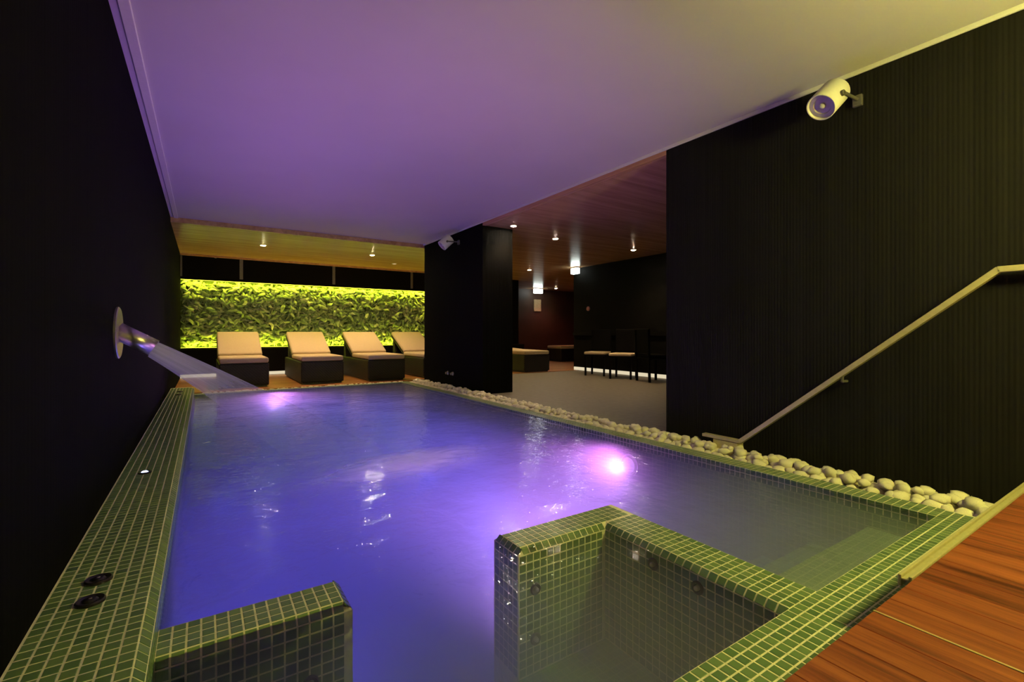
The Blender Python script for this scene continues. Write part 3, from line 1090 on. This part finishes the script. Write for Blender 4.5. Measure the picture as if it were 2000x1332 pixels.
# black bulkhead over and bench under the living wall hold the strips
bulk = thing('bulkhead', 'black panelled band with grey joints above the leafy wall', 'bulkhead', (0, YB - 0.26, 0))
xs = [XL + 0.005, 0.62, 2.37, 4.15, 5.2]
for a, b in zip(xs[:-1], xs[1:]):
    MB().box(a + 0.03, b - 0.03, 0.0, 0.03, 1.905, ZW - 0.004).build('panel', M['paint_black'], bulk)
for a in xs[:-1]:
    MB().box(a - (0.0 if a == xs[0] else 0.03), a + 0.03, 0.004, 0.03, 1.905, ZW - 0.004).build('joint_strip', M['strip_grey'], bulk)
MB().box(XL + 0.005, 5.2, 0.0, 0.24, 1.885, 1.905).build('bottom_lip', M['paint_black'], bulk)
bench = MB().box(XL, 7.4, YB - 0.28, YB - 0.002, 0.07, 0.535).build('plinth', M['paint_black'], None, 0.004)
bench['label'] = 'long black plinth under the leafy wall behind the loungers'
bench['category'] = 'plinth'
strip_light('strip_light', 'yellow-green strip light along the top of the leafy wall', 1.868, -1, 42)
strip_light('strip_light', 'yellow-green strip light along the foot of the leafy wall', 0.552, 1, 36)
o = MB().box(XL + 0.002, 7.4, YB - 0.262, YB - 0.25, 0.005, 0.068).build('glowing_skirting', M['e_skirt'], None)
o['label'] = 'cream glowing skirting strip under the black plinth'
o['category'] = 'strip light'
o = MB().box(7.135, 7.149, -2.0, 8.28, 0.003, 0.072).build('glowing_skirting', M['e_skirt'], None)
o['label'] = 'cream glowing skirting strip along the wall behind the chairs'
o['category'] = 'strip light'


# ------------------------------------------------------------------ loungers
def lounger():
    t = thing('sun_lounger', '', 'lounger', (0, 0, 0), 0, 'wicker loungers facing the pool')
    w2 = 0.34
    MB().box(-w2, w2, 0.0, 1.86, 0.02, 0.375).build('base', M['wicker'], t, 0.02, 2)
    MB().box(-w2 + 0.03, w2 - 0.03, 0.03, 1.83, 0.0, 0.03).build('plinth', M['plastic'], t)
    MB().box(-w2 + 0.005, w2 - 0.005, 0.0, 1.03, 0.375, 0.462).build('seat_cushion', M['cushion'], t, 0.03, 3, True)
    ang = math.radians(27)
    bx = MB().box(-w2, w2, 0, 0.86, 0, 0.035)
    o = bx.build('back_panel', M['wicker'], t, 0.01, 2)
    o.location = (0, 1.0, 0.385)
    o.rotation_euler = (ang, 0, 0)
    o = MB().box(-w2 + 0.005, w2 - 0.005, 0.02, 0.86, 0.036, 0.115).build('back_cushion', M['cushion'], t, 0.03, 3, True)
    o.location = (0, 1.0, 0.385)
    o.rotation_euler = (ang, 0, 0)
    MB().prism([(-w2 + 0.04, 1.55, 0.37), (-w2 + 0.04, 1.72, 0.37), (-w2 + 0.04, 1.72, 0.73), (-w2 + 0.04, 1.66, 0.70)], (2 * w2 - 0.08, 0, 0)).build('back_support', M['wicker'], t)
    return t


LG = [
    (0.53, 8.36, 0.0, 'wicker lounger with cream cushion closest to the spout wall'),
    (1.675, 8.34, 0.0, 'wicker lounger with cream cushion, second from the spout wall'),
    (2.74, 8.25, 0.02, 'wicker lounger with cream cushion, third from the spout wall'),
    (3.79, 8.30, 0.02, 'wicker lounger half hidden behind the black pillar'),
    (6.06, 8.24, 0.0, 'cream-cushioned wicker lounger seen through the opening beside the black pillar'),
    (8.78, 11.1, -math.pi / 2, 'reddish-lit distant lounger beyond the corner of the dark wall'),
]
base = lounger()
for i, (lx, ly, rz, lab) in enumerate(LG):
    o = base if i == 0 else copy_tree(base)
    o.location = (lx, ly, 0)
    o.rotation_euler = (0, 0, rz)
    o['label'] = lab
    if i >= 4:      # these two lie flat
        for ch in o.children:
            if ch.name.startswith(('back_panel', 'back_cushion')):
                ch.rotation_euler = (math.radians(2), 0, 0)
                ch.location.z = 0.372 if 'panel' in ch.name else 0.352
            if ch.name.startswith('back_support'):
                bpy.data.objects.remove(ch)


# ------------------------------------------------------------------ side room furniture
def chair():
    t = thing('dining_chair', '', 'chair', (0, 0, 0), 0, 'black chairs in the side room')
    for sx in (-0.19, 0.19):
        MB().box(sx - 0.016, sx + 0.016, -0.21, -0.178, 0, 0.42).build('leg', M['paint_black'], t)
        MB().prism([(sx - 0.016, 0.18, 0.0), (sx + 0.016, 0.18, 0.0), (sx + 0.016, 0.215, 0.0), (sx - 0.016, 0.215, 0.0)], (0, 0.03, 0.90)).build('leg', M['paint_black'], t)
    MB().box(-0.22, 0.22, -0.22, 0.22, 0.39, 0.42).build('seat_frame', M['paint_black'], t, 0.005)
    MB().box(-0.215, 0.215, -0.22, 0.20, 0.42, 0.475).build('seat', M['cushion'], t, 0.02, 3, True)
    o = MB().box(-0.2, 0.2, 0.19, 0.225, 0.50, 0.92).build('backrest', M['paint_black'], t, 0.012)
    return t


CH_ = [
    (6.62, 6.95, math.radians(-62), 'black chair with pale seat, nearer the far lounger'),
    (6.55, 6.20, math.radians(-62), 'black chair with pale seat, middle of the three chairs'),
    (6.60, 5.55, math.radians(75), 'black chair turned away, beside the edge of the ribbed wall'),
]
base = chair()
for i, (lx, ly, rz, lab) in enumerate(CH_):
    o = base if i == 0 else copy_tree(base)
    o.location = (lx, ly, 0)
    o.rotation_euler = (0, 0, rz)
    o['label'] = lab
for ch in list(o.children):
    if ch.name.startswith('seat') and 'frame' not in ch.name:
        ch.data = ch.data.copy()
        ch.data.materials[0] = M['paint_black']


def glow_box(name, label, c, sx, sy, sz):
    t = thing(name, label, 'sign light', c)
    MB().box(-sx / 2, sx / 2, -sy / 2, sy / 2, 0.0, 0.02).build('housing', M['lamp_white'], t)
    MB().box(-sx / 2, sx / 2, -sy / 2, sy / 2, -sz, 0.0).build('lit_panel', M['e_sign'], t, 0.01)
    return t


glow_box('sign_light', 'bright white sign light on the corner of the dark wall', (7.02, 8.10, 2.31), 0.10, 0.20, 0.13)
glow_box('sign_light', 'bright white sign light farther back above the beige plaque', (9.30, 12.60, 2.31), 0.32, 0.10, 0.15)
o = MB().box(9.40, 9.70, 12.96, 13.0, 1.58, 1.99).build('wall_plaque', M['beige'], None, 0.012)
o['label'] = 'beige rounded plaque on the far dark wall under the sign light'
o['category'] = 'plaque'
o = MB().lathe((7.15, 7.80, 1.385), (-1, 0, 0), [(0, 0.05), (0.02, 0.05), (0.03, 0.03)], 20).build('alarm_button', M['pink'], None)
o['label'] = 'small pink round button on the dark wall below the corner sign'
o['category'] = 'button'
for yy, lab in ((6.72, 'chrome knob low on the pillar, nearer the far lounger row'), (6.55, 'chrome knob low on the pillar, nearer the opening')):
    o = MB().lathe((XR, yy, 0.22), (-1, 0, 0), [(0, 0.03), (0.012, 0.03), (0.02, 0.02), (0.045, 0.018), (0.05, 0.01)], 20).build('pillar_valve', M['steel'], None, smooth=False)
    o['label'] = lab
    o['category'] = 'valve'
# smoke detector at the far end of the wooden ceiling
t = thing('smoke_detector', 'white dome detector on the wooden ceiling above the leafy wall', 'detector', (0.19, 10.72, ZW))
MB().lathe((0, 0, 0), (0, 0, -1), [(0, 0.055), (0.015, 0.055), (0.02, 0.045)], 24).build('base', M['lamp_white'], t)
MB().lathe((0, 0, -0.02), (0, 0, -1), [(0, 0.042), (0.02, 0.036), (0.035, 0.018), (0.038, 0.003)], 24).build('dome', M['lamp_white'], t, smooth=True)


# ------------------------------------------------------------------ downlights
def downlight(u, v, label, power, glow=True, col=WARM):
    d_ = (ZW - CAMH) * FPX / (VH - v)
    r = (u - 1000) / FPX
    p = (d_ * (SF + CF * r), d_ * (CF - SF * r), ZW)
    t = thing('ceiling_downlight', label, 'downlight', p, 0, 'small downlights in the wooden ceiling')
    MB().lathe((0, 0, 0), (0, 0, -1), [(0, 0.055), (0.006, 0.055), (0.008, 0.048), (0.004, 0.038)], 24).build('ring', M['steel'], t)
    MB().lathe((0, 0, 0), (0, 0, -1), [(0.001, 0.038), (0.008, 0.034), (0.012, 0.004)], 20).build('lens', M['e_down'] if glow else M['e_dim'], t)
    ld = bpy.data.lights.new('downlight_beam', 'SPOT')
    ld.energy = power
    ld.color = col
    ld.spot_size = math.radians(120)
    ld.spot_blend = 0.8
    ld.shadow_soft_size = 0.04
    lo = bpy.data.objects.new('downlight_beam', ld)
    COL.objects.link(lo)
    lo.parent = t
    lo.location = (0, 0, -0.03)


downlight(514, 479, 'bright downlight in the wooden ceiling closer to the spout wall', 105)
downlight(727, 498, 'bright downlight in the wooden ceiling closer to the black pillar', 105)
downlight(770, 515, 'faint downlight near the rear edge of the wooden ceiling', 6, False)
downlight(1003, 441, 'downlight at the edge of the pillar in the side room ceiling', 30)
downlight(1085, 466, 'downlight nearest the pillar, alone in mid side room ceiling', 30)
downlight(1237, 488, 'downlight above the chairs near the ribbed wall edge', 55)
downlight(1034, 527, 'downlight between the pillar and the farther sign light', 70)
downlight(1086, 563, 'distant downlight in the reddish ceiling beyond the sign lights', 40, col=(1.0, 0.25, 0.12))
